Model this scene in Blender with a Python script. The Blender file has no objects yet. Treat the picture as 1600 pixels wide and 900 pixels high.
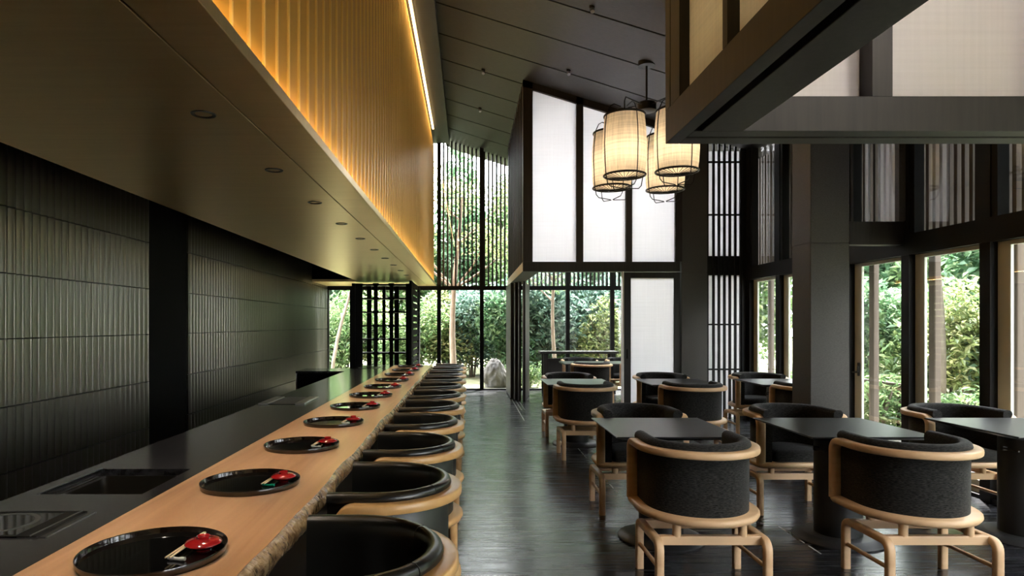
import bpy, bmesh, math, random
from math import pi, sin, cos, radians
from mathutils import Vector, Matrix

SC = bpy.context.scene
COL = SC.collection
random.seed(7)
H = 1.38          # eye height
VX, VY, F = 732.0, 507.0, 1000.0

# ------------------------------------------------------------------ mesh builder
class B:
    def __init__(s): s.bm = bmesh.new()
    def box(s, x0, x1, y0, y1, z0, z1, bev=0.0, seg=2):
        r = bmesh.ops.create_cube(s.bm, size=1.0)
        vs = r['verts']
        for v in vs:
            v.co = Vector((x0 + (v.co.x + .5) * (x1 - x0), y0 + (v.co.y + .5) * (y1 - y0), z0 + (v.co.z + .5) * (z1 - z0)))
        if bev > 0:
            es = list({e for v in vs for e in v.link_edges})
            bmesh.ops.bevel(s.bm, geom=es, offset=bev, segments=seg, affect='EDGES', profile=.6)
        return s
    def loft(s, rings, closed=True, cap=True, loop=False):
        rv = [[s.bm.verts.new(p) for p in r] for r in rings]
        n = len(rv[0]); m = len(rv)
        for i in range(m if loop else m - 1):
            a, b = rv[i], rv[(i + 1) % m]
            for j in range(n if closed else n - 1):
                k = (j + 1) % n
                s.bm.faces.new((a[j], a[k], b[k], b[j]))
        if cap and closed and not loop:
            s.bm.faces.new(rv[0][::-1]); s.bm.faces.new(rv[-1])
        return s
    def lathe(s, prof, c=(0, 0, 0), n=48, cap=True):
        # prof: list of (r, z), bottom to top
        rings = []
        for r, z in prof:
            rings.append([(c[0] + r * cos(2 * pi * i / n), c[1] + r * sin(2 * pi * i / n), c[2] + z) for i in range(n)])
        return s.loft(rings, True, cap)
    def tube(s, pts, r, n=8, cap=True, loop=False):
        pts = [Vector(p) for p in pts]
        m = len(pts); rings = []; prev = None
        for i, p in enumerate(pts):
            if loop: t = pts[(i + 1) % m] - pts[i - 1]
            else: t = pts[min(i + 1, m - 1)] - pts[max(i - 1, 0)]
            t.normalize()
            if prev is None:
                up = Vector((0, 0, 1)) if abs(t.z) < .9 else Vector((1, 0, 0))
                u = t.cross(up).normalized()
            else:
                u = (prev - t * prev.dot(t)).normalized()
            prev = u; w = t.cross(u)
            rr = r[i] if isinstance(r, (list, tuple)) else r
            rings.append([p + u * (rr * cos(2 * pi * j / n)) + w * (rr * sin(2 * pi * j / n)) for j in range(n)])
        return s.loft(rings, True, cap, loop)
    def cyl(s, p0, p1, r, n=20): return s.tube([p0, p1], r, n)
    def poly(s, pts):
        s.bm.faces.new([s.bm.verts.new(p) for p in pts]); return s
    def prism(s, pts, axis, a0, a1):
        # pts: 2D outline, extruded along axis
        def P(p, a):
            if axis == 'x': return (a, p[0], p[1])
            if axis == 'y': return (p[0], a, p[1])
            return (p[0], p[1], a)
        return s.loft([[P(p, a0) for p in pts], [P(p, a1) for p in pts]])

def fin(name, b, mat, parent=None, smooth=False, angle=40):
    me = bpy.data.meshes.new(name)
    bmesh.ops.recalc_face_normals(b.bm, faces=b.bm.faces[:])
    b.bm.to_mesh(me); b.bm.free()
    if mat: me.materials.append(mat)
    if smooth:
        me.polygons.foreach_set('use_smooth', [True] * len(me.polygons))
        me.set_sharp_from_angle(angle=radians(angle))
    o = bpy.data.objects.new(name, me); COL.objects.link(o)
    if parent: o.parent = parent
    return o

def tag(o, label=None, cat=None, group=None, kind=None):
    if label: o['label'] = label
    if cat: o['category'] = cat
    if group: o['group'] = group
    if kind: o['kind'] = kind
    return o

def thing(name, label, cat, loc=(0, 0, 0), rz=0, group=None):
    o = bpy.data.objects.new(name, None); COL.objects.link(o)
    o.location = loc; o.rotation_euler = (0, 0, rz); o.empty_display_size = .1
    return tag(o, label, cat, group)

def struct(name, b, mat, label=None, parent=None, smooth=False):
    o = fin(name, b, mat, parent, smooth)
    if not parent: tag(o, label, name.split('_')[0], kind='structure')
    return o

def copy_tree(o, parent=None):
    c = o.copy(); COL.objects.link(c); c.parent = parent
    for ch in list(o.children): copy_tree(ch, c)
    return c

# ------------------------------------------------------------------ materials
def mat(name):
    m = bpy.data.materials.new(name); m.use_nodes = True
    nt = m.node_tree; nt.nodes.clear()
    out = nt.nodes.new('ShaderNodeOutputMaterial')
    return m, nt, out
def N(nt, t, **kw):
    n = nt.nodes.new(t)
    for k, v in kw.items():
        if k in n.inputs: n.inputs[k].default_value = v
        else: setattr(n, k, v)
    return n
def L(nt, a, b): nt.links.new(a, b)
def rgb(c): return (c[0], c[1], c[2], 1)

def basic(name, col, rough=.5, metal=0, spec=.5, coat=0, noise=None, bump=None, sheen=0, aniso=0):
    """noise=(scale xyz, colour2, detail)   bump=(scale xyz, strength, distance)"""
    m, nt, out = mat(name)
    p = N(nt, 'ShaderNodeBsdfPrincipled')
    p.inputs['Base Color'].default_value = rgb(col); p.inputs['Roughness'].default_value = rough
    p.inputs['Metallic'].default_value = metal; p.inputs['Specular IOR Level'].default_value = spec
    p.inputs['Coat Weight'].default_value = coat; p.inputs['Coat Roughness'].default_value = .05
    p.inputs['Sheen Weight'].default_value = sheen
    L(nt, p.outputs[0], out.inputs[0])
    tc = N(nt, 'ShaderNodeTexCoord')
    if noise:
        mp = N(nt, 'ShaderNodeMapping'); mp.inputs['Scale'].default_value = noise[0]
        L(nt, tc.outputs['Object'], mp.inputs[0])
        no = N(nt, 'ShaderNodeTexNoise'); no.inputs['Scale'].default_value = 1; no.inputs['Detail'].default_value = noise[2]
        L(nt, mp.outputs[0], no.inputs[0])
        cr = N(nt, 'ShaderNodeValToRGB')
        cr.color_ramp.elements[0].position = .3; cr.color_ramp.elements[0].color = rgb(col)
        cr.color_ramp.elements[1].position = .7; cr.color_ramp.elements[1].color = rgb(noise[1])
        L(nt, no.outputs[0], cr.inputs[0]); L(nt, cr.outputs[0], p.inputs['Base Color'])
    if bump:
        mp2 = N(nt, 'ShaderNodeMapping'); mp2.inputs['Scale'].default_value = bump[0]
        L(nt, tc.outputs['Object'], mp2.inputs[0])
        n2 = N(nt, 'ShaderNodeTexNoise'); n2.inputs['Scale'].default_value = 1; n2.inputs['Detail'].default_value = 4
        L(nt, mp2.outputs[0], n2.inputs[0])
        bp = N(nt, 'ShaderNodeBump'); bp.inputs['Strength'].default_value = bump[1]; bp.inputs['Distance'].default_value = bump[2]
        L(nt, n2.outputs[0], bp.inputs['Height']); L(nt, bp.outputs[0], p.inputs['Normal'])
    return m

def emit(name, col, s):
    m, nt, out = mat(name)
    e = N(nt, 'ShaderNodeEmission'); e.inputs[0].default_value = rgb(col); e.inputs[1].default_value = s
    L(nt, e.outputs[0], out.inputs[0]); return m

def glass_mat(name, tint=(.98, .985, .985), refl=1.45):
    m, nt, out = mat(name)
    fr = N(nt, 'ShaderNodeFresnel')
    ge = N(nt, 'ShaderNodeNewGeometry'); mr = N(nt, 'ShaderNodeMapRange')      # same reflectance from both faces of the pane
    mr.inputs[3].default_value = refl; mr.inputs[4].default_value = 1 / refl
    L(nt, ge.outputs['Backfacing'], mr.inputs[0]); L(nt, mr.outputs[0], fr.inputs[0])
    t = N(nt, 'ShaderNodeBsdfTransparent'); t.inputs[0].default_value = rgb(tint)
    g = N(nt, 'ShaderNodeBsdfGlossy'); g.inputs['Roughness'].default_value = 0
    mx = N(nt, 'ShaderNodeMixShader')
    L(nt, fr.outputs[0], mx.inputs[0]); L(nt, t.outputs[0], mx.inputs[1]); L(nt, g.outputs[0], mx.inputs[2])
    L(nt, mx.outputs[0], out.inputs[0]); return m

def cloth_screen(name, col, trans=.5, weave=120, emitc=None, es=0, dark=.86):
    """woven translucent paper / cloth"""
    m, nt, out = mat(name)
    tc = N(nt, 'ShaderNodeTexCoord')
    vals = []
    for sc in ((weave * .02, weave * .02, weave), (weave, weave, weave * .02)):
        mp = N(nt, 'ShaderNodeMapping'); mp.inputs['Scale'].default_value = sc
        L(nt, tc.outputs['Object'], mp.inputs[0])
        no = N(nt, 'ShaderNodeTexNoise'); no.inputs['Scale'].default_value = 1; no.inputs['Detail'].default_value = 3
        L(nt, mp.outputs[0], no.inputs[0]); vals.append(no.outputs[0])
    ad = N(nt, 'ShaderNodeMath', operation='ADD'); L(nt, vals[0], ad.inputs[0]); L(nt, vals[1], ad.inputs[1])
    cr = N(nt, 'ShaderNodeValToRGB')
    cr.color_ramp.elements[0].position = .35; cr.color_ramp.elements[0].color = rgb([c * dark for c in col])
    cr.color_ramp.elements[1].position = .65; cr.color_ramp.elements[1].color = rgb(col)
    hf = N(nt, 'ShaderNodeMath', operation='MULTIPLY'); hf.inputs[1].default_value = .5
    L(nt, ad.outputs[0], hf.inputs[0]); L(nt, hf.outputs[0], cr.inputs[0])
    d = N(nt, 'ShaderNodeBsdfDiffuse'); t = N(nt, 'ShaderNodeBsdfTranslucent')
    L(nt, cr.outputs[0], d.inputs[0]); L(nt, cr.outputs[0], t.inputs[0])
    mx = N(nt, 'ShaderNodeMixShader'); mx.inputs[0].default_value = trans
    L(nt, d.outputs[0], mx.inputs[1]); L(nt, t.outputs[0], mx.inputs[2])
    fin_ = mx.outputs[0]
    if es:
        e = N(nt, 'ShaderNodeEmission'); e.inputs[1].default_value = es
        mc = N(nt, 'ShaderNodeMix', data_type='RGBA', blend_type='MULTIPLY'); mc.inputs[0].default_value = 1
        L(nt, cr.outputs[0], mc.inputs[6]); mc.inputs[7].default_value = rgb(emitc)
        L(nt, mc.outputs[2], e.inputs[0])
        a = N(nt, 'ShaderNodeAddShader'); L(nt, fin_, a.inputs[0]); L(nt, e.outputs[0], a.inputs[1]); fin_ = a.outputs[0]
    L(nt, fin_, out.inputs[0]); return m

def leaf_mat(name, c1, c2, c3):
    m, nt, out = mat(name)
    g = N(nt, 'ShaderNodeNewGeometry')
    cr = N(nt, 'ShaderNodeValToRGB')
    e = cr.color_ramp.elements
    e[0].position = 0; e[0].color = rgb(c1); e[1].position = 1; e[1].color = rgb(c3)
    k = e.new(.55); k.color = rgb(c2)
    L(nt, g.outputs['Random Per Island'], cr.inputs[0])
    d = N(nt, 'ShaderNodeBsdfDiffuse'); t = N(nt, 'ShaderNodeBsdfTranslucent'); gl = N(nt, 'ShaderNodeBsdfGlossy')
    gl.inputs['Roughness'].default_value = .35; gl.inputs[0].default_value = (.7, .75, .7, 1)
    L(nt, cr.outputs[0], d.inputs[0]); L(nt, cr.outputs[0], t.inputs[0])
    m1 = N(nt, 'ShaderNodeMixShader'); m1.inputs[0].default_value = .4
    L(nt, d.outputs[0], m1.inputs[1]); L(nt, t.outputs[0], m1.inputs[2])
    m2 = N(nt, 'ShaderNodeMixShader'); m2.inputs[0].default_value = .05
    L(nt, m1.outputs[0], m2.inputs[1]); L(nt, gl.outputs[0], m2.inputs[2])
    L(nt, m2.outputs[0], out.inputs[0]); return m

def wood(name, c1, c2, axis='y', scale=1.0, rough=.4, spec=.5, coat=0, fine=60):
    """long grained wood along axis (object space)"""
    m, nt, out = mat(name)
    p = N(nt, 'ShaderNodeBsdfPrincipled'); p.inputs['Roughness'].default_value = rough
    p.inputs['Specular IOR Level'].default_value = spec; p.inputs['Coat Weight'].default_value = coat
    p.inputs['Coat Roughness'].default_value = .12
    tc = N(nt, 'ShaderNodeTexCoord')
    sc = {'x': (1.2, fine, fine), 'y': (fine, 1.2, fine), 'z': (fine, fine, 1.2)}[axis]
    mp = N(nt, 'ShaderNodeMapping'); mp.inputs['Scale'].default_value = [a * scale for a in sc]
    L(nt, tc.outputs['Object'], mp.inputs[0])
    no = N(nt, 'ShaderNodeTexNoise'); no.inputs['Scale'].default_value = .5; no.inputs['Detail'].default_value = 6
    no.inputs['Distortion'].default_value = .6
    L(nt, mp.outputs[0], no.inputs[0])
    cr = N(nt, 'ShaderNodeValToRGB')
    cr.color_ramp.elements[0].position = .3; cr.color_ramp.elements[0].color = rgb(c1)
    cr.color_ramp.elements[1].position = .7; cr.color_ramp.elements[1].color = rgb(c2)
    L(nt, no.outputs[0], cr.inputs[0]); L(nt, cr.outputs[0], p.inputs['Base Color'])
    bp = N(nt, 'ShaderNodeBump'); bp.inputs['Strength'].default_value = .12; bp.inputs['Distance'].default_value = .002
    L(nt, no.outputs[0], bp.inputs['Height']); L(nt, bp.outputs[0], p.inputs['Normal'])
    L(nt, p.outputs[0], out.inputs[0]); return m

def floor_mat():
    m, nt, out = mat('floor_planks')
    p = N(nt, 'ShaderNodeBsdfPrincipled')
    tc = N(nt, 'ShaderNodeTexCoord')
    br = N(nt, 'ShaderNodeTexBrick'); br.offset = .37; br.offset_frequency = 2
    br.inputs['Scale'].default_value = 1; br.inputs['Brick Width'].default_value = 1.82
    br.inputs['Row Height'].default_value = .15; br.inputs['Mortar Size'].default_value = .0022
    br.inputs['Mortar Smooth'].default_value = .3; br.inputs['Bias'].default_value = 0
    br.inputs['Color1'].default_value = (.007, .0073, .009, 1); br.inputs['Color2'].default_value = (.020, .021, .025, 1)
    br.inputs['Mortar'].default_value = (.002, .002, .002, 1)
    L(nt, tc.outputs['Object'], br.inputs[0])
    mp = N(nt, 'ShaderNodeMapping'); mp.inputs['Scale'].default_value = (2.0, 45, 1)
    L(nt, tc.outputs['Object'], mp.inputs[0])
    no = N(nt, 'ShaderNodeTexNoise'); no.inputs['Scale'].default_value = 1; no.inputs['Detail'].default_value = 6
    L(nt, mp.outputs[0], no.inputs[0])
    mx = N(nt, 'ShaderNodeMix', data_type='RGBA', blend_type='MULTIPLY'); mx.inputs[0].default_value = .8
    cr = N(nt, 'ShaderNodeValToRGB'); cr.color_ramp.elements[0].position = .3; cr.color_ramp.elements[0].color = (.45, .45, .45, 1)
    cr.color_ramp.elements[1].position = .7; cr.color_ramp.elements[1].color = (1.3, 1.3, 1.3, 1)
    L(nt, no.outputs[0], cr.inputs[0]); L(nt, br.outputs['Color'], mx.inputs[6]); L(nt, cr.outputs[0], mx.inputs[7])
    L(nt, mx.outputs[2], p.inputs['Base Color'])
    # roughness varies plank to plank and with the grain
    rr = N(nt, 'ShaderNodeMapRange'); rr.inputs[1].default_value = .3; rr.inputs[2].default_value = .7
    rr.inputs[3].default_value = .18; rr.inputs[4].default_value = .32
    L(nt, no.outputs[0], rr.inputs[0]); L(nt, rr.outputs[0], p.inputs['Roughness'])
    p.inputs['Specular IOR Level'].default_value = .65
    # uneven boards: low frequency + grain bump
    mp2 = N(nt, 'ShaderNodeMapping'); mp2.inputs['Scale'].default_value = (.7, 7, 1); L(nt, tc.outputs['Object'], mp2.inputs[0])
    n2 = N(nt, 'ShaderNodeTexNoise'); n2.inputs['Scale'].default_value = 1; n2.inputs['Detail'].default_value = 2
    L(nt, mp2.outputs[0], n2.inputs[0])
    b0 = N(nt, 'ShaderNodeBump'); b0.inputs['Strength'].default_value = .2; b0.inputs['Distance'].default_value = .01
    L(nt, n2.outputs[0], b0.inputs['Height'])
    b1 = N(nt, 'ShaderNodeBump'); b1.inputs['Strength'].default_value = .2; b1.inputs['Distance'].default_value = .003
    L(nt, no.outputs[0], b1.inputs['Height']); L(nt, b0.outputs[0], b1.inputs['Normal'])
    b2 = N(nt, 'ShaderNodeBump'); b2.inputs['Strength'].default_value = .6; b2.inputs['Distance'].default_value = .004; b2.invert = True
    L(nt, br.outputs['Fac'], b2.inputs['Height']); L(nt, b1.outputs[0], b2.inputs['Normal'])
    L(nt, b2.outputs[0], p.inputs['Normal'])
    L(nt, p.outputs[0], out.inputs[0]); return m

M = {}
M['floor'] = floor_mat()
M['tile'] = basic('black_glazed_tile', (.034, .031, .026), .28, 0, .5, 0, ((3, 3, 3), (.044, .040, .034), 4), ((60, 60, 30), .12, .001))
M['tile'].node_tree.nodes['Principled BSDF'].inputs['IOR'].default_value = 2.4
M['tile'].node_tree.nodes['Principled BSDF'].inputs['Specular Tint'].default_value = (1, .93, .83, 1)
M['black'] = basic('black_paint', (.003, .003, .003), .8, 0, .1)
M['joint'] = basic('dark_joint', (.004, .004, .004), .9)
M['darkwood'] = basic('dark_stained_wood', (.0105, .0086, .0076), .5, 0, .35, 0, ((50, 50, 3), (.021, .0172, .015), 5), ((120, 120, 6), .1, .001))
M['ceil'] = basic('dark_ceiling_board', (.022, .0205, .019), .5, 0, .4, 0, ((2.5, 60, 60), (.034, .031, .029), 5), ((4, 120, 120), .1, .001))
M['stonegrey'] = basic('grey_textured_pillar', (.040, .037, .034), .6, 0, .35, 0, ((60, 60, 200), (.060, .056, .052), 4), ((300, 300, 300), .15, .001))
M['gold'] = basic('satin_gold_panel', (.84, .62, .31), .34, .95, .5, 0, ((2, 40, 2), (.90, .68, .36), 4))
M['goldwall'] = basic('gold_leaf_board', (.68, .37, .075), .38, .35, .5)
M['goldfin'] = basic('gold_fin', (.92, .66, .26), .30, .5, .5)
M['granite'] = basic('black_granite', (.008, .008, .009), .15, 0, .55, 0, ((35, 60, 35), (.036, .035, .037), 8), ((200, 200, 200), .02, .0005))
M['steel'] = basic('brushed_steel', (.45, .45, .44), .3, 1, .5, 0, ((4, 200, 4), (.55, .55, .54), 3))
M['sinksteel'] = basic('dark_satin_steel', (.16, .15, .135), .32, 1)
M['blackglass'] = basic('black_ceramic_glass', (.004, .004, .004), .06, 0, .6)
M['ringgrey'] = basic('grey_print', (.06, .06, .06), .4)
M['slab'] = wood('cypress_slab', (.46, .24, .112), (.71, .43, .235), 'y', 1, .28, .5, .4, 18)
M['ash'] = wood('ash_wood', (.54, .34, .18), (.66, .445, .255), 'x', 1, .42, .45, 0, 30)
M['honey'] = wood('honey_wood', (.58, .32, .115), (.72, .43, .18), 'x', 1, .36, .5, .1, 30)
M['tabletop'] = basic('black_stained_tabletop', (.008, .008, .0085), .34, 0, .5, 0, ((2, 50, 50), (.016, .016, .017), 5), ((3, 90, 90), .1, .0008))
M['pedestal'] = basic('black_pedestal', (.010, .010, .010), .45, 0, .45, 0, ((40, 40, 2), (.018, .018, .018), 3))
M['leather'] = basic('black_leather', (.006, .0065, .006), .30, 0, .55, 0, None, ((180, 180, 180), .12, .0008))
M['leatherside'] = basic('olive_black_leather', (.022, .024, .021), .42, 0, .5, 0, None, ((180, 180, 180), .12, .0008))
M['lacquer'] = basic('black_lacquer', (.004, .004, .004), .05, 0, .6, .4)
M['lacquerrim'] = basic('brown_black_lacquer', (.010, .006, .0045), .10, 0, .6, .4)
M['red'] = basic('red_lacquer', (.31, .010, .012), .12, 0, .5, .4)
M['stick'] = basic('pale_cedar', (.72, .55, .32), .5)
M['white_glaze'] = basic('white_ceramic', (.75, .75, .73), .2)
M['green_glaze'] = basic('green_ceramic', (.01, .28, .18), .15)
M['metal_dark'] = basic('black_iron', (.012, .011, .010), .45, .6)
M['sash'] = basic('grey_green_sash', (.66, .68, .60), .45, 0, .4)
M['frameblack'] = basic('black_steel_frame', (.006, .006, .006), .6, 0, .2)
M['lightgrey'] = basic('pale_grey_trim', (.75, .74, .72), .5)
M['cedar'] = wood('weathered_cedar', (.085, .066, .052), (.135, .108, .088), 'z', 1, .7, .2, 0, 26)
M['glass'] = glass_mat('window_glass')
M['paper'] = cloth_screen('shoji_cloth', (.92, .92, .93), .55, 70, dark=.94)
M['paper_grey'] = cloth_screen('woven_screen_cloth', (.84, .80, .82), .36, 60, dark=.93)
M['paper_goldlit'] = cloth_screen('woven_screen_goldlit', (.80, .74, .60), .5, 60)  # glow of the gold wall tinted into the cloth colour
M['lantern'] = cloth_screen('lantern_cloth', (.93, .83, .68), .72, 55, dark=.62)
M['bulb'] = emit('lantern_bulb', (1, .80, .56), 26)
M['led'] = emit('warm_led', (1, .66, .28), 9)
M['led_low'] = emit('warm_led_low', (1, .66, .28), 18)
M['downlight'] = basic('downlight_trim', (.05, .045, .04), .3, .8)
M['lens'] = basic('downlight_lens', (.35, .33, .3), .15, .3)
M['outground'] = basic('mossy_ground', (.15, .17, .08), .95, 0, .2, 0, ((3, 3, 3), (.33, .31, .21), 6), ((20, 20, 20), .5, .02))
M['gravel'] = basic('pale_gravel', (.10, .10, .09), .9, 0, .2, 0, ((30, 30, 30), (.18, .175, .16), 4), ((60, 60, 60), .5, .01))
M['rock'] = basic('weathered_rock', (.085, .083, .083), .9, 0, .2, 0, ((4, 4, 6), (.19, .178, .17), 8), ((12, 12, 12), .8, .03))
M['bark'] = basic('pale_bark', (.17, .125, .10), .9, 0, .2, 0, ((10, 10, 3), (.28, .22, .185), 6), ((20, 20, 6), .6, .01))
M['bark_dark'] = basic('brown_bark', (.10, .08, .065), .9, 0, .2, 0, ((10, 10, 3), (.20, .17, .14), 6), ((20, 20, 6), .6, .01))
M['leaf1'] = leaf_mat('leaf_deep_green', (0.043, 0.098, 0.049), (0.091, 0.183, 0.091), (0.232, 0.329, 0.183))
M['leaf2'] = leaf_mat('leaf_mid_green', (.055, .11, .04), (.14, .235, .09), (.33, .40, .20))
M['leaf3'] = leaf_mat('leaf_yellow_green', (.10, .145, .05), (.22, .27, .105), (.42, .41, .22))
M['leaf4'] = leaf_mat('leaf_blue_green', (0.061, 0.122, 0.098), (0.134, 0.226, 0.177), (0.293, 0.390, 0.329))

# live bark edge
def bark_edge():
    m, nt, out = mat('live_edge')
    p = N(nt, 'ShaderNodeBsdfPrincipled'); p.inputs['Roughness'].default_value = .26; p.inputs['Coat Weight'].default_value = .6
    tc = N(nt, 'ShaderNodeTexCoord')
    no = N(nt, 'ShaderNodeTexNoise'); no.inputs['Scale'].default_value = 38; no.inputs['Detail'].default_value = 8
    L(nt, tc.outputs['Object'], no.inputs[0])
    cr = N(nt, 'ShaderNodeValToRGB')
    e = cr.color_ramp.elements
    e[0].position = .33; e[0].color = (.19, .115, .058, 1); e[1].position = .72; e[1].color = (.66, .48, .25, 1)
    k = e.new(.5); k.color = (.40, .25, .115, 1)
    L(nt, no.outputs[0], cr.inputs[0]); L(nt, cr.outputs[0], p.inputs['Base Color'])
    n2 = N(nt, 'ShaderNodeTexNoise'); n2.inputs['Scale'].default_value = 70; n2.inputs['Detail'].default_value = 5
    L(nt, tc.outputs['Object'], n2.inputs[0])
    bp = N(nt, 'ShaderNodeBump'); bp.inputs['Strength'].default_value = .9; bp.inputs['Distance'].default_value = .012
    L(nt, n2.outputs[0], bp.inputs['Height']); L(nt, bp.outputs[0], p.inputs['Normal'])
    L(nt, p.outputs[0], out.inputs[0]); return m
M['bark_edge'] = bark_edge()

# charcoal woven fabric
def fabric():
    m, nt, out = mat('charcoal_tweed')
    p = N(nt, 'ShaderNodeBsdfPrincipled'); p.inputs['Roughness'].default_value = .9
    p.inputs['Specular IOR Level'].default_value = .2; p.inputs['Sheen Weight'].default_value = .08
    tc = N(nt, 'ShaderNodeTexCoord')
    mp = N(nt, 'ShaderNodeMapping'); mp.inputs['Scale'].default_value = (60, 60, 330)
    L(nt, tc.outputs['Object'], mp.inputs[0])
    no = N(nt, 'ShaderNodeTexNoise'); no.inputs['Scale'].default_value = 1; no.inputs['Detail'].default_value = 4
    L(nt, mp.outputs[0], no.inputs[0])
    cr = N(nt, 'ShaderNodeValToRGB')
    cr.color_ramp.elements[0].position = .38; cr.color_ramp.elements[0].color = (.003, .003, .003, 1)
    cr.color_ramp.elements[1].position = .72; cr.color_ramp.elements[1].color = (.037, .0355, .033, 1)
    L(nt, no.outputs[0], cr.inputs[0]); L(nt, cr.outputs[0], p.inputs['Base Color'])
    bp = N(nt, 'ShaderNodeBump'); bp.inputs['Strength'].default_value = .5; bp.inputs['Distance'].default_value = .003
    L(nt, no.outputs[0], bp.inputs['Height']); L(nt, bp.outputs[0], p.inputs['Normal'])
    L(nt, p.outputs[0], out.inputs[0]); return m
M['fabric'] = fabric()

# ------------------------------------------------------------------ layout constants
XW = -2.96        # tiled wall
XR = 4.05         # window wall on the right
YF = 13.5         # far glazing
YB = -4.2         # wall behind the viewer
ZS = 2.19         # soffit underside
def zc(x): return 5.30 - .31 * (x + .40)    # sloping ceiling underside

# ------------------------------------------------------------------ floor & shell
b = B(); b.box(XW - .2, XR + .05, YB - .1, YF + .05, -.12, 0)
struct('floor', b, M['floor'], 'dark charcoal timber plank floor running across the restaurant')

b = B(); b.box(XW - .25, XW - .05, YB - .1, YF, 0, 5.7)
wl = struct('wall_left', b, M['joint'], 'long wall of black fluted glazed tiles behind the counter')
# fluted tile rows
rows = [(.004, .42), (.428, .846), (.854, 1.283), (1.291, 1.706), (1.714, 2.136), (2.144, 2.60), (2.608, 3.10)]
pitch = .0792
def flutes(y0, y1):
    bb = B()
    n = max(1, round((y1 - y0) / pitch)); p = (y1 - y0) / n
    prof = []
    for i in range(n):
        for k in range(8):
            t = k / 8
            d = .016 * (1 - abs(cos(pi * t)) ** .9) if False else .017 * sin(pi * t)
            prof.append((XW - .017 + d, y0 + (i + t) * p))
    prof.append((XW - .017, y1))
    for z0, z1 in rows:
        a = [bb.bm.verts.new((x, y, z0)) for x, y in prof]; c = [bb.bm.verts.new((x, y, z1)) for x, y in prof]
        a2 = [bb.bm.verts.new((XW - .045, y, z0)) for x, y in prof]; c2 = [bb.bm.verts.new((XW - .045, y, z1)) for x, y in prof]
        for i in range(len(prof) - 1):
            bb.bm.faces.new((a[i], a[i + 1], c[i + 1], c[i]))
            bb.bm.faces.new((c[i], c[i + 1], c2[i + 1], c2[i])); bb.bm.faces.new((a2[i], a2[i + 1], a[i + 1], a[i]))
        bb.bm.faces.new((a[0], c[0], c2[0], a2[0])); bb.bm.faces.new((a[-1], a2[-1], c2[-1], c[-1]))
    return bb
for y0, y1 in ((YB, 5.96), (6.80, YF)):
    o = struct('tile_cladding', flutes(y0, y1), M['tile'], parent=wl, smooth=True)
b = B(); b.box(XW - .05, XW - .03, 5.97, 6.79, 0, 3.1)
struct('recessed_panel', b, M['black'], parent=wl)

b = B(); b.box(XW - .2, XR + .2, YB - .2, YB, 0, 5.7)
struct('wall_back', b, M['darkwood'], 'dark timber wall behind the counter end')

# ------------------------------------------------------------------ gold bulkhead over the counter
XL, XG = -2.08, -.675
b = B(); b.box(XL, -.735, YB, YF - .06, ZS + .045, 5.18)
bulk = struct('wall_bulkhead', b, M['goldwall'], 'tall gold ribbed bulkhead hanging above the timber counter')
b = B()
y = YB + .05; ys = []
k = 1.796
while k > YB + .1: k -= .1555
while k < YF - .1:
    ys.append(k); k += .1555
for i, y in enumerate(ys):     # boards with a slightly bowed face, divided by slim fins
    y2 = ys[i + 1] if i + 1 < len(ys) else YF - .06
    w = y2 - y
    b.prism([(-.737, y), (-.728, y + .006), (-.728, y2 - .006), (-.737, y2)], 'z', ZS + .046, 5.10)
struct('ribbed_boards', b, M['goldwall'], parent=bulk)
b = B()
for y in ys: b.box(-.737, -.718, y - .006, y + .006, ZS + .046, 5.10, .002, 1)
struct('rib_fins', b, M['goldfin'], parent=bulk)
b = B(); b.box(XL, -.872, YB, YF - .06, ZS, ZS + .045, .002, 1); b.box(-.866, XG, YB, YF - .06, ZS, ZS + .045, .002, 1)
b.box(XW, XL - .002, 12.1, YF - .06, ZS, ZS + .045)
struct('soffit_panel', b, M['gold'], parent=bulk)
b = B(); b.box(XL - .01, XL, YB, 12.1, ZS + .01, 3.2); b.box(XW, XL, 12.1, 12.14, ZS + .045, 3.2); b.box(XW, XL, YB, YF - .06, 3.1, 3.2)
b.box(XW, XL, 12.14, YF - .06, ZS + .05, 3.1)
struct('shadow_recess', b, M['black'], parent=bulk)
b = B(); b.box(-.705, -.690, YB, YF - .1, ZS + .046, ZS + .052)
led = fin('lower_light_strip', b, M['led_low']); led.parent = bulk
b = B(); b.box(-.700, -.672, YB, 12.4, 5.165, 5.178)
led = fin('upper_light_strip', b, M['led']); led.parent = bulk

# downlights in the soffit
dl0 = None
for i in range(11):
    yy = 1.57 + .893 * i
    lab = ['recessed downlight in the gold soffit out past the counter end, nearest the viewer' if i == 0 else
           'recessed round downlight in gold soffit, number %s along the row' % w for w in
           ['one', 'one', 'two', 'three', 'four', 'five', 'six', 'seven', 'eight', 'nine', 'ten']][i]
    if i == 0: continue
    if dl0 is None:
        t = thing('recessed_downlight', lab, 'ceiling light', (-1.02, yy, ZS), 0, 'downlights in the gold soffit'); dl0 = t
        bb = B(); n = 32
        bb.lathe([(.030, .03), (.032, -.001), (.036, -.004), (.045, -.004), (.047, 0)], n=32, cap=False)
        fin('trim_ring', bb, M['downlight'], t, True)
        bb = B(); bb.lathe([(.0, .004), (.018, .002), (.031, .003), (.031, .012), (.0, .014)], n=24); fin('lens', bb, M['lens'], t, True)
    else:
        t = copy_tree(dl0); t.location.y = yy; t['label'] = lab

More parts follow.
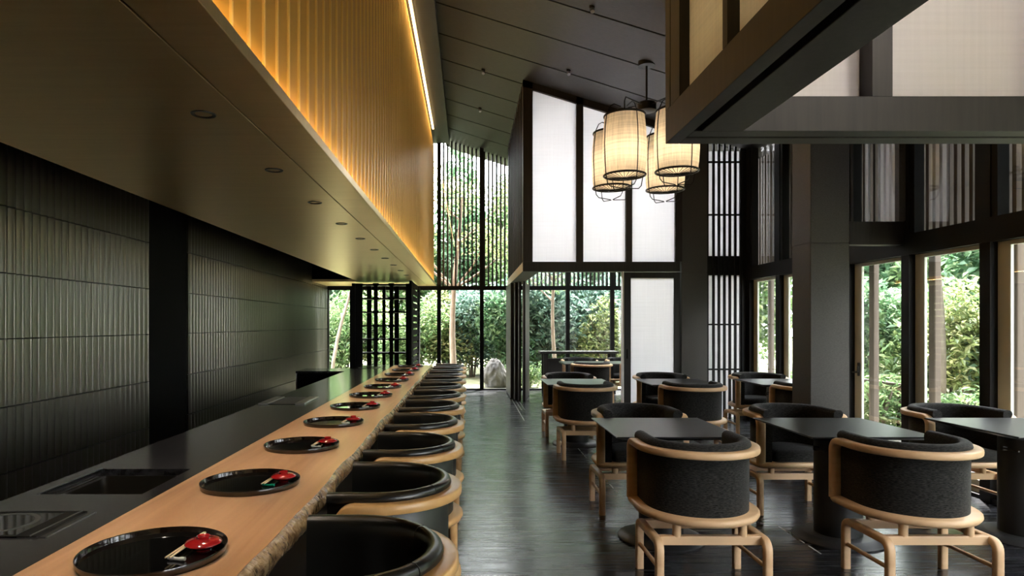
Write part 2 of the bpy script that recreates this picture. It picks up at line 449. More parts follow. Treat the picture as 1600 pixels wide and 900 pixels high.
# ------------------------------------------------------------------ ceiling
b = B()
js = []
k = 12.76
while k > YB - .8: js.append(k); k -= .83
edges = [YF + .8] + js
for i in range(len(edges) - 1):
    y1, y0 = edges[i] - .014, edges[i + 1] + .014
    b.prism([(-.40, zc(-.40)), (XR + .9, zc(XR + .9)), (XR + .9, zc(XR + .9) + .03), (-.40, zc(-.40) + .03)], 'y', y0, y1)
ce = struct('ceiling', b, M['ceil'], 'sloping dark ceiling of broad boards with black joints')
b = B(); b.prism([(-.5, zc(-.5) + .035), (XR + .9, zc(XR + .9) + .035), (XR + .9, zc(XR + .9) + .2), (-.5, zc(-.5) + .4)], 'y', YB - .2, YF + .8)
b.box(XW - .25, -.4, YB - .2, YF + .8, 5.5, 5.7)
struct('roof_deck', b, M['joint'], parent=ce)
b = B(); b.box(-.66, -.40, YB, YF - .02, 5.20, 5.55); b.box(-.47, -.40, YB, YF - .02, 5.17, 5.20); b.box(-.75, -.66, YB, YF - .02, 5.19, 5.55)
struct('ridge_beam', b, M['ceil'], parent=ce)

# small spots on the ceiling joints
sp0 = None
for (sx, sy, w) in ((.215, 9.37, 'above the aisle near the far gable'), (1.316, 6.82, 'above the lanterns near the top edge of view'), (1.33, 8.51, 'in front of the tall paper screens'), (.2, 11.04, 'above the aisle beside the folded screens')):
    lab = 'tiny black ceiling spotlight ' + w
    if sp0 is None:
        t = thing('ceiling_spotlight', lab, 'ceiling light', (sx, sy, zc(sx)), 0, 'spotlights on the sloping ceiling'); sp0 = t
        bb = B(); bb.cyl((0, 0, .01), (0, 0, -.02), .03); fin('mount', bb, M['metal_dark'], t, True)
        bb = B(); bb.cyl((0, 0, -.02), (.0, -.03, -.07), .022); fin('head', bb, M['steel'], t, True)
    else:
        t = copy_tree(sp0); t.location = (sx, sy, zc(sx)); t['label'] = lab

# ------------------------------------------------------------------ far glazing
mull = [-2.455, -1.52, -.62, .28, 1.18, 2.09, 3.03, 3.98]
b = B()
for x in mull:
    b.box(x - .04, x + .04, YF - .05, YF + .05, 0, min(zc(x) + .02, 5.3) if x > -.7 else ZS)
b.box(XW - .05, XW + .02, YF - .05, YF + .05, 0, ZS)
b.box(XW, XR, YF - .052, YF + .052, 2.105, 2.19)
b.box(XW, XR, YF - .05, YF + .05, -.01, .03)
wf = struct('window_1', b, M['frameblack'], 'far wall of floor to ceiling glass in slim black frames')
xs = [XW] + mull + [XR]
for i in range(len(xs) - 1):
    x0, x1 = xs[i] + .04, xs[i + 1] - .04
    if x1 - x0 < .03: continue
    bb = B(); bb.box(x0, x1, YF - .004, YF + .004, .03, 2.105); struct('glass_pane', bb, M['glass'], parent=wf)
    if x0 > -.7:
        bb = B(); bb.prism([(x0, 2.19), (x1, 2.19), (x1, zc(x1) + .02), (x0, zc(x0) + .02)], 'y', YF - .004, YF + .004); struct('glass_pane', bb, M['glass'], parent=wf)
b = B(); x = -.62
while x < XR + .3:
    b.box(x - .018, x + .018, YF + .16, YF + .24, 2.15, zc(x) + .02); x += .0873
for z in (2.75, 3.42, 4.09):
    b.cyl((-.64, YF + .2, z), (XR + .3, YF + .2, z), .005, 8)
struct('slat_screen', b, M['darkwood'], parent=wf)

# ------------------------------------------------------------------ window wall on the right
posts = [12.9, 12.0, 11.1, 10.2, 9.25, 8.37, 7.49, 6.845] + [5.924 - .915 * k for k in range(11)]
posts = sorted(posts)
b = B()
b.box(XR - .02, XR + .14, YB, YF, 2.02, 2.21)
b.box(XR, XR + .14, YB, YF, -.01, .03)
for p in posts:
    b.box(XR - .01, XR + .05, p - .052, p + .052, 0, zc(XR) + .02)
    b.box(XR + .0, XR + .09, p - .11, p + .11, 2.21, zc(XR))
wr = struct('window_2', b, M['frameblack'], 'window wall beside the tables with dark beam and sliding glass doors')
for i in range(len(posts) - 1):
    y0, y1 = posts[i] + .03, posts[i + 1] - .03
    bb = B(); fw = .09; fb = .14
    bb.box(XR + .05, XR + .075, y0, y0 + fw, .03, 2.02, .003, 1); bb.box(XR + .05, XR + .075, y1 - fb, y1, .03, 2.02, .003, 1)
    bb.box(XR + .05, XR + .075, y0 + fw, y1 - fb, .03, .13); bb.box(XR + .05, XR + .075, y0 + fw, y1 - fb, 1.985, 2.02)
    sf = struct('sash_frame', bb, M['sash'], parent=wr)
    bb = B(); bb.box(XR + .060, XR + .068, y0 + fw, y1 - fb, .13, 1.985); struct('glass_pane', bb, M['glass'], parent=sf)
    bb = B(); bb.box(XR + .06, XR + .068, y0 - .0, y1, 2.21, zc(XR)); struct('upper_pane', bb, M['glass'], parent=wr)
b = B(); y = YB
while y < YF:
    b.box(XR + .26, XR + .34, y - .02, y + .02, 2.15, zc(XR)); y += .0873
for z in (2.6, 3.1): b.cyl((XR + .3, YB, z), (XR + .3, YF, z), .006, 8)
struct('slat_screen', b, M['cedar'], parent=wr)
# door handle on the bay beside the pillar
t = B(); t.box(XR + .035, XR + .052, 6.70, 6.73, .84, .98, .004, 1); t.tube([(XR + .05, 6.715, .88), (XR - .02, 6.715, .88), (XR - .025, 6.70, .88), (XR - .025, 6.62, .89), (XR - .025, 6.615, .95)], .008)
struct('door_handle', t, M['metal_dark'], parent=wr)
# exterior cedar posts
ep = None
names = ['first', 'second', 'third', 'fourth', 'fifth', 'sixth', 'seventh', 'eighth', 'ninth', 'tenth']
j = 0
for p in posts[8:16]:
    bb = B() if ep is None else None
    lab = 'weathered cedar post outside the window wall, %s from the viewer' % names[j]; j += 1
    if ep is None:
        bb.box(-.03, .03, -.045, .045, -.05, 2.9, .006, 1)
        ep = fin('cedar_post', bb, M['cedar']); o = ep
    else:
        o = ep.copy(); COL.objects.link(o)
    o.location = (XR + .43, p + .225, 0); tag(o, lab, 'post', 'cedar posts outside the window wall')

# ------------------------------------------------------------------ pillar and tie beam
b = B(); b.box(3.17, 3.53, 5.93, 6.27, 0, 2.135, .004, 1); b.box(3.17, 3.53, 5.93, 6.27, 2.141, zc(3.17) + .05, .004, 1); b.box(3.175, 3.525, 5.935, 6.265, 2.13, 2.145)
pil = struct('column_1', b, M['stonegrey'], 'square grey clad pillar standing by the window wall')
b = B(); b.box(3.53, XR + .02, 5.93, 6.05, 2.12, 2.335, .003, 1)
struct('tie_beam', b, M['darkwood'], parent=pil)
b = B(); b.box(3.97, 4.03, 5.90, 5.96, 2.335, zc(4.0))
struct('upper_post', b, M['stonegrey'], parent=pil)

# ------------------------------------------------------------------ private room at the far right (hanging screens)
YN = 9.30
XA = .79
b = B()
b.box(XA, 3.07, YN - .02, YN + .16, 2.15, 2.29, .003, 1)                      # front beam
b.box(XA, XA + .24, YN + .16, 12.9, 2.15, 2.29, .003, 1)                        # side beam
tr = struct('wall_screen', b, M['darkwood'], 'hanging dark framed wall of pale paper screens above private room')
b = B()
for x0, x1 in ((.79, .93), (1.565, 1.665), (2.285, 2.375), (3.0, 3.10)):
    pts = [(x0, 2.29), (x1, 2.29), (x1, zc(x1) + .02), (x0, zc(x0) + .02)]
    b.prism(pts, 'y', YN - .02, YN + .10)
b.prism([(.79, zc(.79) - .10), (3.1, zc(3.1) - .10), (3.1, zc(3.1) + .02), (.79, zc(.79) + .02)], 'y', YN - .02, YN + .10)
struct('upright_frame', b, M['darkwood'], parent=tr)
for x0, x1 in ((.93, 1.565), (1.665, 2.285), (2.375, 3.0)):
    bb = B(); bb.prism([(x0, 2.29), (x1, 2.29), (x1, zc(x1) - .10), (x0, zc(x0) - .10)], 'y', YN + .03, YN + .034); struct('paper_panel', bb, M['paper'], parent=tr)
b = B()
y = YN + .30
while y < 12.9:
    b.box(XA - .005, XA + .09, y - .035, y + .035, 2.29, zc(XA) + .02); y += .30
b.box(XA + .0, XA + .09, YN + .1, 12.95, zc(XA) - .08, zc(XA) + .02)
struct('side_fins', b, M['darkwood'], parent=tr)
b = B(); b.box(XA + .10, XA + .104, YN + .1, 12.9, 2.29, zc(XA)); struct('side_paper', b, M['paper'], parent=tr)
b = B(); b.box(XA - .004, XA - .001, YN + .0, 12.9, 2.155, 2.285); struct('beam_facing', b, M['lightgrey'], parent=tr)

# shoji sliding door
b = B()
x0, x1, d0, d1 = 2.26, 3.09, YN + .04, YN + .09
b.box(x0, x0 + .11, d0, d1, .01, 2.14, .003, 1); b.box(x1 - .09, x1, d0, d1, .01, 2.14, .003, 1)
b.box(x0 + .11, x1 - .09, d0, d1, 2.06, 2.14); b.box(x0 + .11, x1 - .09, d0, d1, .01, .12)
do = struct('door_1', b, M['darkwood'], 'dark framed sliding door with one tall frosted white panel')
b = B(); b.box(x0 + .11, x1 - .09, d0 + .02, d0 + .026, .12, 2.06); struct('door_panel', b, M['paper'], parent=do)
b = B(); b.box(x0 + .045, x0 + .065, d0 - .003, d0 + .002, .88, 1.02, .002, 1); struct('finger_pull', b, M['black'], parent=do)
b = B(); b.box(x0 - .02, x0 - .001, YN + .0, YN + .1, 0, 2.15); struct('door_edge', b, M['lightgrey'], parent=do)

# grey wall panel + slatted screen
b = B(); b.box(3.10, 3.47, YN, YN + .2, 0, 2.135); b.box(3.10, 3.47, YN, YN + .2, 2.143, zc(3.1)); b.box(3.11, 3.46, YN + .005, YN + .2, 2.12, 2.15)
struct('wall_panel', b, M['stonegrey'], 'plain charcoal wall strip between sliding door and slatted screen')
b = B()
z0, z1 = 2.10, 2.38
for i in range(7):
    x = 3.495 + i * .0795
    b.box(x - .014, x + .014, YN + .02, YN + .06, 0, zc(3.5)) if i else None
b.box(3.47, 3.49, YN, YN + .1, 0, zc(3.5)); b.box(3.975, 4.05, YN, YN + .1, 0, zc(3.9))
for z in (.725, 1.38, 2.98, 3.75): b.box(3.47, 4.0, YN + .03, YN + .055, z - .012, z + .012)
b.box(3.47, 4.0, YN + .05, YN + .12, z0, z1)
sc = struct('window_3', b, M['frameblack'], 'tall black slatted screen with white backing beside the window wall')
b = B(); b.box(3.49, 3.98, YN + .09, YN + .094, .02, z0); b.box(3.49, 3.98, YN + .09, YN + .094, z1, zc(3.98) - .02)
struct('paper_panel', b, M['paper'], parent=sc)

# folded stack of dark sliding panels
for i, (xx, y0, y1, rz, w) in enumerate(((.80, 11.85, 13.2, 0, 'outermost against the aisle'), (.862, 11.65, 13.0, 0, 'second from the aisle'), (.924, 11.5, 12.85, 0, 'third from the aisle'), (.985, 11.35, 12.7, -8.5, 'innermost and slightly turned'))):
    b = B(); b.box(-.024, .024, 0, y1 - y0, .012, 2.148, .002, 1)
    o = fin('door_panel', b, M['darkwood']); o.name = 'sliding_panel'
    o.location = (xx, y0, 0); o.rotation_euler[2] = radians(rz)
    tag(o, 'dark sliding room panel in folded stack, ' + w, 'door', 'folded sliding panels')
    b = B(); b.box(-.024, -.016, -.004, 0, .02, 2.14); e = fin('edge_strip', b, M['steel'], o)
# floor tracks
for i, xx in enumerate((.80, .855, .91)):
    b = B(); b.box(xx - .006, xx + .006, 9.2 if i == 0 else 10.3, 11.4 + .15 * (2 - i), 0, .003)
    struct('trim_%d' % (i + 1), b, M['steel'], 'slim bright steel floor track by the folded panels')
for i, (xx, ya, yb) in enumerate(((1.22, 6.6, 7.05), (1.22, 5.2, 5.75), (2.12, 3.85, 4.25))):
    b = B(); y = ya
    while y < yb: b.box(xx - .004, xx + .004, y, y + .14, 0, .002); y += .19
    struct('trim_%d' % (i + 4), b, M['lightgrey'], 'dashed pale inlay line in the floor')

# ------------------------------------------------------------------ near hanging screens (upper right)
XN0, XN1, YN0, YN1 = .84, 1.095, 2.55, 2.73
b = B()
zb, zt = 2.15, 2.29
b.box(XN0, .898, YB, YN1, zb, zt, .002, 1); b.box(.93, XN1, YB, YN0, zb, zt, .002, 1); b.box(.89, .94, YB, YN0, zb + .035, zt)
b.box(.898, XR, YN0, 2.625, zb, zt, .002, 1); b.box(.898, XR, 2.645, YN1, zb, zt, .002, 1); b.box(.93, XR, 2.62, 2.65, zb + .03, zt)
ns = struct('wall_transom', b, M['darkwood'], 'heavy dark beam carrying woven screens above the nearest tables')
b = B()
for y0, y1 in ((2.67, 2.73), (2.078, 2.116), (1.49, 1.53), (.90, .94), (.31, .35)):
    b.box(XN0, .90, y0, y1, zt, zc(XN0) + .02)
for x0, x1 in ((.84, .94), (1.61, 1.69), (2.33, 2.41), (3.05, 3.13), (3.77, 3.85)):
    b.box(x0, x1, YN0, 2.66, zt, zc(x0) + .02)
struct('upright_frame', b, M['darkwood'], parent=ns)
b = B(); b.box(.881, .884, YB, 2.66, zt, zc(.88)); struct('side_screen', b, M['paper_goldlit'], parent=ns)
b = B(); b.prism([(.90, zt), (XR, zt), (XR, zc(XR)), (.90, zc(.9))], 'y', 2.635, 2.638); struct('end_screen', b, M['paper_grey'], parent=ns)

# ------------------------------------------------------------------ counter
YC0, YC1 = -1.0, 10.15
t = thing('timber_bar_top', 'long pale timber counter slab with rough live edge beside the stools', 'counter top', (0, 0, 0))
b = B()
nseg = 700
import mathutils.noise as mn
def edge_x(y, z):
    w = .016 * mn.noise(Vector((y * 1.3, .3, 5))) + .012 * mn.noise(Vector((y * 4, 2, z * 9)))
    return -.585 + w
rings = []
for i in range(nseg + 1):
    y = YC0 + (YC1 - YC0) * i / nseg
    xe = edge_x(y, .73) - .004
    rings.append([(-1.18, y, .657), (-1.18, y, .73), (xe, y, .73), (xe - .012, y, .657)])
b.loft(rings)
fin('slab', b, M['slab'], t)
b = B()
rings = []
for i in range(1800 + 1):
    y = YC0 + (YC1 - YC0) * i / 1800
    r = []
    for j in range(9):
        v = j / 8; z = .7295 - .076 * v
        x = edge_x(y, z) + (.020 * sin(pi * v) + .004 * v) + .008 * mn.noise(Vector((y * 14, z * 30, 1))) + .004 * mn.noise(Vector((y * 45, z * 70, 7)))
        if j == 0: x = edge_x(y, .73) - .003
        r.append((x, y, z))
    rings.append(r)
b.loft(rings, closed=False, cap=False)
fin('live_edge', b, M['bark_edge'], t, True, 70)

t = thing('stone_worktop', 'black granite worktop behind the timber counter slab', 'worktop', (0, 0, 0))
SX0, SX1, SY0, SY1 = -1.65, -1.25, 2.45, 2.88
b = B()
b.box(-1.72, -1.182, YC0, SY0, .69, .73); b.box(-1.72, -1.182, SY1, YC1, .69, .73)
b.box(-1.72, SX0, SY0, SY1, .69, .73); b.box(SX1, -1.182, SY0, SY1, .69, .73)
fin('stone_slab', b, M['granite'], t)
b = B(); b.box(-1.70, -.74, YC0, SY0 - .05, 0, .655); b.box(-1.70, -.74, SY1 + .05, YC1 - .02, 0, .655); b.box(-1.20, -.74, SY0 - .05, SY1 + .05, 0, .655)
b.box(-1.70, -1.18, YC0, SY0 - .05, .65, .69); b.box(-1.70, -1.18, SY1 + .05, YC1 - .02, .65, .69); b.box(-1.70, -1.20, SY0 - .05, SY1 + .05, 0, .45)
o = fin('bar_cabinet', b, M['darkwood']); tag(o, 'dark panelled base carrying the timber and granite counter', 'counter')
# sink
t = thing('sink', 'sunken steel sink in the granite worktop', 'sink', ((SX0 + SX1) / 2, (SY0 + SY1) / 2, .49))
hw, hd = (SX1 - SX0) / 2 - .001, (SY1 - SY0) / 2 - .001
b = B()
def rr(hx, hy, z, r=.03):
    pts = []
    for cx, cy, a0 in ((hx - r, hy - r, 0), (-hx + r, hy - r, 90), (-hx + r, -hy + r, 180), (hx - r, -hy + r, 270)):
        for k in range(5):
            a = radians(a0 + 22.5 * k); pts.append((cx + r * cos(a), cy + r * sin(a), z))
    return pts
b.loft([rr(hw - .04, hd - .04, .0), rr(hw - .01, hd - .01, .01), rr(hw, hd, .03), rr(hw, hd, .21), rr(hw - .006, hd - .006, .21), rr(hw - .006, hd - .006, .032), rr(hw - .03, hd - .03, .014), rr(.02, .02, .012, .015)])
fin('basin', b, M['sinksteel'], t, True)
b = B(); b.lathe([(.055, .014), (.055, .019), (.04, .019), (.036, .015), (.0, .015)], (.08, .03, 0), 32); fin('drain', b, M['steel'], t, True)
b = B(); b.tube([(.05, .03, .035), (.11, .03, .05)], [.014, .02], 16); b.lathe([(.012, .018), (.014, .04), (0, .042)], (.08, .03, 0), 16); fin('drain_plug', b, M['metal_dark'], t, True)
b = B(); b.box(-hw - .004, -hw + .004, -hd, hd, .2395, .2425); b.box(-hw + .02, -hw + .024, -hd + .01, hd - .01, .205, .212); fin('rim_glint', b, M['steel'], t)  # steel strips added as the bright light catch along the left rim
# induction hob near
def hob(y0, y1, x0, x1, lab):
    t = thing('induction_hob', lab, 'hob', ((x0 + x1) / 2, (y0 + y1) / 2, .73))
    w, d = (x1 - x0) / 2, (y1 - y0) / 2
    b = B(); b.box(-w, w - .09, -d, d, 0, .004, .001, 1); fin('cooking_glass', b, M['blackglass'], t)
    b = B(); b.box(-w, w - .085, d - .01, d, .001, .0055); b.box(-w, w - .085, -d, -d + .01, .001, .0055); b.box(w - .10, w - .03, -d, d, .0, .0055, .001, 1)
    fin('steel_frame', b, M['metal_dark'], t)
    b = B(); b.box(w - .052, w - .047, -d, d, .004, .008); b.box(w - .004, w, -d, d, 0, .003); fin('steel_trim', b, M['steel'], t)
    b = B(); b.lathe([(.095, .0042), (.095, .0047), (.112, .0047), (.112, .0042)], (-.03, 0, 0), 48, False); fin('ring_mark', b, M['ringgrey'], t)
    b = B(); b.box(w - .03, w - .004, -d, d, 0, .002); fin('side_strip', b, M['granite'], t)
hob(1.95, 2.21, -1.70, -1.285, 'black induction hob with grey ring nearest on the granite worktop')
hob(9.40, 9.75, -1.70, -1.31, 'dark hob at the far end of the granite worktop')
t = thing('grill', 'steel grill with ribbed centre set into granite worktop', 'grill', (-1.51, 5.44, .73))
b = B(); b.box(-.20, -.12, -.24, .24, 0, .012, .002, 1); b.box(.10, .18, -.24, .24, 0, .012, .002, 1); fin('steel_border', b, M['steel'], t)
b = B(); b.box(-.12, .10, -.24, .24, 0, .003); fin('drip_tray', b, M['black'], t)
b = B()
for i in range(16): b.box(-.12, .10, -.225 + i * .03 - .003, -.225 + i * .03 + .003, .003, .005)
fin('grate', b, M['steel'], t)
# low black return cabinet
t = thing('low_cabinet', 'low black return cabinet between granite worktop and tiled wall', 'cabinet', (-2.06, 9.2, 0))
b = B(); b.box(-.33, .335, -.28, .28, 0, .70); fin('carcass', b, M['black'], t)
b = B(); b.box(-.345, .335, -.30, .28, .70, .73, .002, 1); fin('cabinet_top', b, M['granite'], t)
b = B(); b.box(-.345, -.335, -.29, .28, 0, .70); fin('end_panel', b, M['lightgrey'], t)

# ------------------------------------------------------------------ lattice shelf at the far end
t = thing('lattice_shelf', 'black open lattice shelf standing at the far counter end', 'shelf', (0, 0, 0))
b = B()
def px(p, d): return (p - VX) * d / F
d = 12.0
for p, w in ((560, .075), (587, .035), (611.5, .035), (637, .035)):
    x = px(p, d); b.box(x - w, x + w, d, d + .03, 0, 2.15)
for p, w in ((553, .03),):
    x = px(p, d); b.box(x - w, x + w, d - .06, d, 0, 2.15)
fin('front_grid', b, M['frameblack'], t)
b = B()
for p, w in ((577, .045), (600, .030), (621, .030), (640, .03)):
    x = px(p, d + .42); b.box(x - w, x + w, d + .40, d + .43, 0, 2.15)
fin('rear_grid', b, M['frameblack'], t)
zz = [.32, .58, .84, 1.10, 1.355, 1.615, 1.87, 2.13]
for z in zz:
    bb = B(); bb.box(px(553, d), px(639, d), d, d + .43, z - .012, z + .012)
    for q in (587, 611.5): bb.box(px(q, d) - .06, px(q, d) + .06, d - .004, d + .03, z - .028, z + .028, .02, 2)
    fin('shelf_board', bb, M['frameblack'], t)
t = thing('slotted_divider', 'narrow black divider with many slots right of the lattice shelf', 'divider', (0, 0, 0))
b = B(); xx = -1.02
b.box(xx - .02, xx + .02, 11.25, 11.6, 0, 2.15); fin('upright', b, M['black'], t)
b = B(); b.box(xx - .02, xx + .02, 12.95, 13.25, 0, 2.15); fin('upright', b, M['black'], t)
z = .06; b = B()
while z < 2.12:
    b.box(xx - .004, xx + .004, 11.6, 12.95, z, z + .095); z += .125
fin('slats', b, M['black'], t)

# ------------------------------------------------------------------ chairs
RO = .327; TIP = .18
def Upt(r, s):
    kind, v = s
    if kind == 'L': return (-r, v)
    if kind == 'R': return (r, v)
    return (r * cos(v), r * sin(v))
def Usamples(tip, n=28):
    s = [('L', tip), ('L', tip * .5)]
    for i in range(n + 1): s.append(('A', pi + pi * i / n))
    s += [('R', tip * .5), ('R', tip)]
    return s
def outline(r, tip, z, n=28, rc=.03):
    pts = [Upt(r, ('A', pi + pi * i / n)) + (z,) for i in range(n + 1)]
    pts += [(r, tip - rc, z), (r - rc * .3, tip - rc * .3, z), (r - rc, tip, z), (-r + rc, tip, z), (-r + rc * .3, tip - rc * .3, z), (-r, tip - rc, z)]
    return pts
def hoop(b, pts, nrm, hu, hw, ex=.55):
    """sweep a rounded bar; nrm = sideways unit vector at every point"""
    pts = [Vector(p) for p in pts]; rings = []
    sec = []
    for i in range(16):
        a = 2 * pi * i / 16
        c_, s_ = cos(a), sin(a)
        sec.append((hu * math.copysign(abs(c_) ** ex, c_), hw * math.copysign(abs(s_) ** ex, s_)))
    for i, p in enumerate(pts):
        t = (pts[min(i + 1, len(pts) - 1)] - pts[max(i - 1, 0)]).normalized()
        u = Vector(nrm[i]); u = (u - t * u.dot(t)).normalized(); w = t.cross(u)
        rings.append([p + u * a + w * c for a, c in sec])
    b.loft(rings)

def make_chair(name, label, cat, group, cloth, cloth_side, woodm, leather):
    t = thing(name, label, cat, (0, 0, 0), 0, group)
    TIP = .158 if leather else .18
    S = Usamples(TIP)
    # upholstered shell
    if leather:
        prof = [(.272, .395), (.272, .715), (.276, .724), (.284, .732), (.287, .744), (.283, .757), (.272, .765), (.258, .766), (.246, .760), (.239, .749), (.236, .735), (.234, .715), (.228, .395)]
    else:
        prof = [(.274, .395), (.276, .715), (.283, .726), (.286, .740), (.281, .756), (.268, .766), (.250, .769), (.232, .764), (.221, .752), (.218, .735), (.220, .700), (.222, .395)]
    b = B(); b.loft([[Upt(r, s) + (z,) for r, z in prof] for s in S])
    fin('backrest', b, cloth, t, True, 50)
    if leather:
        b = B(); pr = [(.2725, .396), (.2755, .40), (.2755, .69), (.2725, .694)]
        b.loft([[Upt(r, s) + (z,) for r, z in pr] for s in S[1:-1]]); fin('outer_cover', b, cloth_side, t, True, 50)
        for a in (-1, 1):
            b = B(); ang = -pi / 2 + a * .62
            b.tube([(r * cos(ang), r * sin(ang), z) for r, z in prof[1:12]], .0018, 6)
            fin('seam', b, cloth, t, True)
    # seat cushion
    b = B(); b.loft([outline(.205, TIP + .0, .397), outline(.214, TIP + .012, .41), outline(.214, TIP + .012, .455), outline(.205, TIP + .004, .470), outline(.17, TIP - .03, .478), outline(.05, .08, .484)])
    fin('seat', b, cloth, t, True, 60)
    # bent top rail with front posts
    rc = .30; zr = .716; zp = .385; br = .055; yt = TIP - (.05 if leather else .005)
    pts, nr = [], []
    for z in (zp, .5, .6, zr - br): pts.append((-rc, yt, z)); nr.append((-1, 0, 0))
    for i in range(1, 7):
        a = pi / 2 * i / 6; pts.append((-rc, yt - br + br * cos(a), zr - br + br * sin(a))); nr.append((-1, 0, 0))
    for i in range(1, 4): pts.append((-rc, (yt - br) * (1 - i / 4), zr)); nr.append((-1, 0, 0))
    for i in range(29):
        a = pi + pi * i / 28; pts.append((rc * cos(a), rc * sin(a), zr)); nr.append((cos(a), sin(a), 0))
    for i in range(3, 0, -1): pts.append((rc, (yt - br) * (1 - i / 4), zr)); nr.append((1, 0, 0))
    for i in range(6, 0, -1):
        a = pi / 2 * i / 6; pts.append((rc, yt - br + br * cos(a), zr - br + br * sin(a))); nr.append((1, 0, 0))
    for z in (zr - br, .6, .5, zp): pts.append((rc, yt, z)); nr.append((1, 0, 0))
    b = B(); hoop(b, pts, nr, .030, .0195, .35 if leather else .5); fin('top_rail', b, woodm, t, True, 60)
    # D-shaped seat base
    b = B(); b.loft([outline(.300, TIP, .352), outline(.320, TIP + .012, .360), outline(.328, TIP + .018, .374), outline(.326, TIP + .016, .388), outline(.314, TIP + .006, .396)])
    fin('seat_base', b, woodm, t, True, 50)
    # sled frames
    y0, y1 = -.27, .11; zt = .272; br = .045
    for sx in (-1, 1):
        p = []
        for z in (0, .1, .2): p.append((sx * .275, y0, z))
        for i in range(0, 7):
            a = pi / 2 * i / 6; p.append((sx * .275, y0 + br - br * cos(a), zt - br + br * sin(a)))
        for f in (.25, .5, .75): p.append((sx * .275, y0 + br + (y1 - y0 - 2 * br) * f, zt))
        for i in range(6, -1, -1):
            a = pi / 2 * i / 6; p.append((sx * .275, y1 - br + br * cos(a), zt - br + br * sin(a)))
        for z in (.2, .1, 0): p.append((sx * .275, y1, z))
        b = B(); hoop(b, p, [(1, 0, 0)] * len(p), .022, .020); fin('leg_frame', b, woodm, t, True, 60)
        b = B(); b.cyl((sx * .275, y0, .14), (sx * .275, y1, .14), .0115, 12); fin('stretcher', b, woodm, t, True)
    for y in (y0 + .055, y1 - .055):
        b = B(); b.box(-.262, .262, y - .018, y + .018, .245, .292, .004, 2); fin('cross_rail', b, woodm, t)
        for sx in (-1, 1):
            b = B(); b.cyl((sx * .17, y, .288), (sx * .17, y, .356), .022, 20); fin('spacer', b, woodm, t, True)
    return t

ordn = ['first', 'second', 'third', 'fourth', 'fifth', 'sixth', 'seventh', 'eighth', 'ninth', 'tenth', 'last']
st0 = None
for i in range(11):
    yy = 1.80 + .80 * i
    lab = 'black leather tub stool with wooden band at the counter, %s counting from the viewer' % ordn[i]
    if st0 is None:
        st0 = make_chair('counter_stool', lab, 'stool', 'leather tub stools along the counter', M['leather'], M['leatherside'], M['honey'], True); o = st0
    else:
        o = copy_tree(st0); o['label'] = lab
    o.location = (-.357, yy, 0); o.rotation_euler = (0, 0, pi / 2)

ch0 = make_chair('dining_chair', '', 'chair', 'dining chairs at the tables', M['fabric'], None, M['ash'], False)
first = [True]
def chair(x, y, rz, lab):
    if first[0]: o = ch0; first[0] = False
    else: o = copy_tree(ch0)
    o.location = (x, y, 0); o.rotation_euler = (0, 0, rz); o['label'] = lab
    return o

tb0 = None
def make_table(label):
    t = thing('dining_table', label, 'table', (0, 0, 0), 0, 'square black pedestal tables')
    hw, hd = .375, .39
    def rect(x, y, z): return [(x, y, z), (-x, y, z), (-x, -y, z), (x, -y, z)]
    b = B(); b.loft([rect(hw - .045, hd - .045, .694), rect(hw - .001, hd - .001, .712), rect(hw, hd, .714), rect(hw, hd, .7185), rect(hw - .002, hd - .002, .72)])
    fin('tabletop', b, M['tabletop'], t)
    b = B(); b.box(-.20, .20, -.20, .20, .665, .694, .004, 1); fin('top_plate', b, M['pedestal'], t)
    b = B(); b.lathe([(.14, .02), (.14, .64), (.135, .665)], n=48); fin('pedestal', b, M['pedestal'], t, True)
    b = B(); b.lathe([(.27, 0), (.272, .008), (.268, .014), (.215, .036), (.205, .038), (.14, .038)], n=64); fin('base_disc', b, M['pedestal'], t, True)
    b = B(); b.cyl((-.16, -.14, .585), (-.16, -.02, .585), .006, 8); b.box(-.17, -.12, -.03, -.01, .57, .60, .003, 1); fin('bag_hook', b, M['metal_dark'], t)
    return t
cols = [1.245, 2.39, 3.60]
wh = {0: 'beside the aisle', 1: 'in the middle column', 2: 'beside the windows'}
whr = {0: 'in the nearest row', 1: 'in the row before the screens'}
for r, yr in enumerate((4.14, 7.40)):
    for c, x in enumerate(cols):
        lab = 'square black pedestal table %s %s' % (wh[c], whr[r])
        if tb0 is None: tb0 = make_table(lab); o = tb0
        else: o = copy_tree(tb0); o['label'] = lab
        o.location = (x, yr, 0)
        hide_front = False
        if not (r == 0 and c == 2):
            chair(x + (.025 if c == 1 and r == 0 else .0), yr - .62, 0, 'charcoal chair seen from behind, table %s %s' % (wh[c], whr[r]))
        chair(x, yr + .61, pi, 'charcoal chair facing the viewer, table %s %s' % (wh[c], whr[r]))

# private room furniture
t = thing('long_table', 'long black table in the private room behind the screens', 'table', (2.41, 11.15, 0))
b = B(); b.box(-.78, .78, -.40, .40, .69, .72, .004, 1); fin('tabletop', b, M['tabletop'], t)
for x in (-.45, .45):
    b = B(); b.lathe([(.25, 0), (.25, .02), (.11, .04), (.11, .69)], (x, 0, 0), 32); fin('pedestal', b, M['pedestal'], t, True)
chair(2.03, 10.50, 0, 'charcoal chair seen from behind at the private room table, nearer the aisle')
chair(2.85, 10.50, 0, 'charcoal chair at the private room table half hidden by the door frame')
chair(2.03, 11.79, pi, 'charcoal chair on the far side of the private room table, nearer the aisle')
chair(2.85, 11.79, pi, 'charcoal chair on the far side of the private room table, near the door frame')
t = thing('console_table', 'dark wooden console with overhanging top before the private room window', 'console', (2.22, 12.85, 0))
b = B(); b.box(-.80, .76, -.22, .22, .80, .845, .004, 1); fin('console_top', b, M['darkwood'], t)
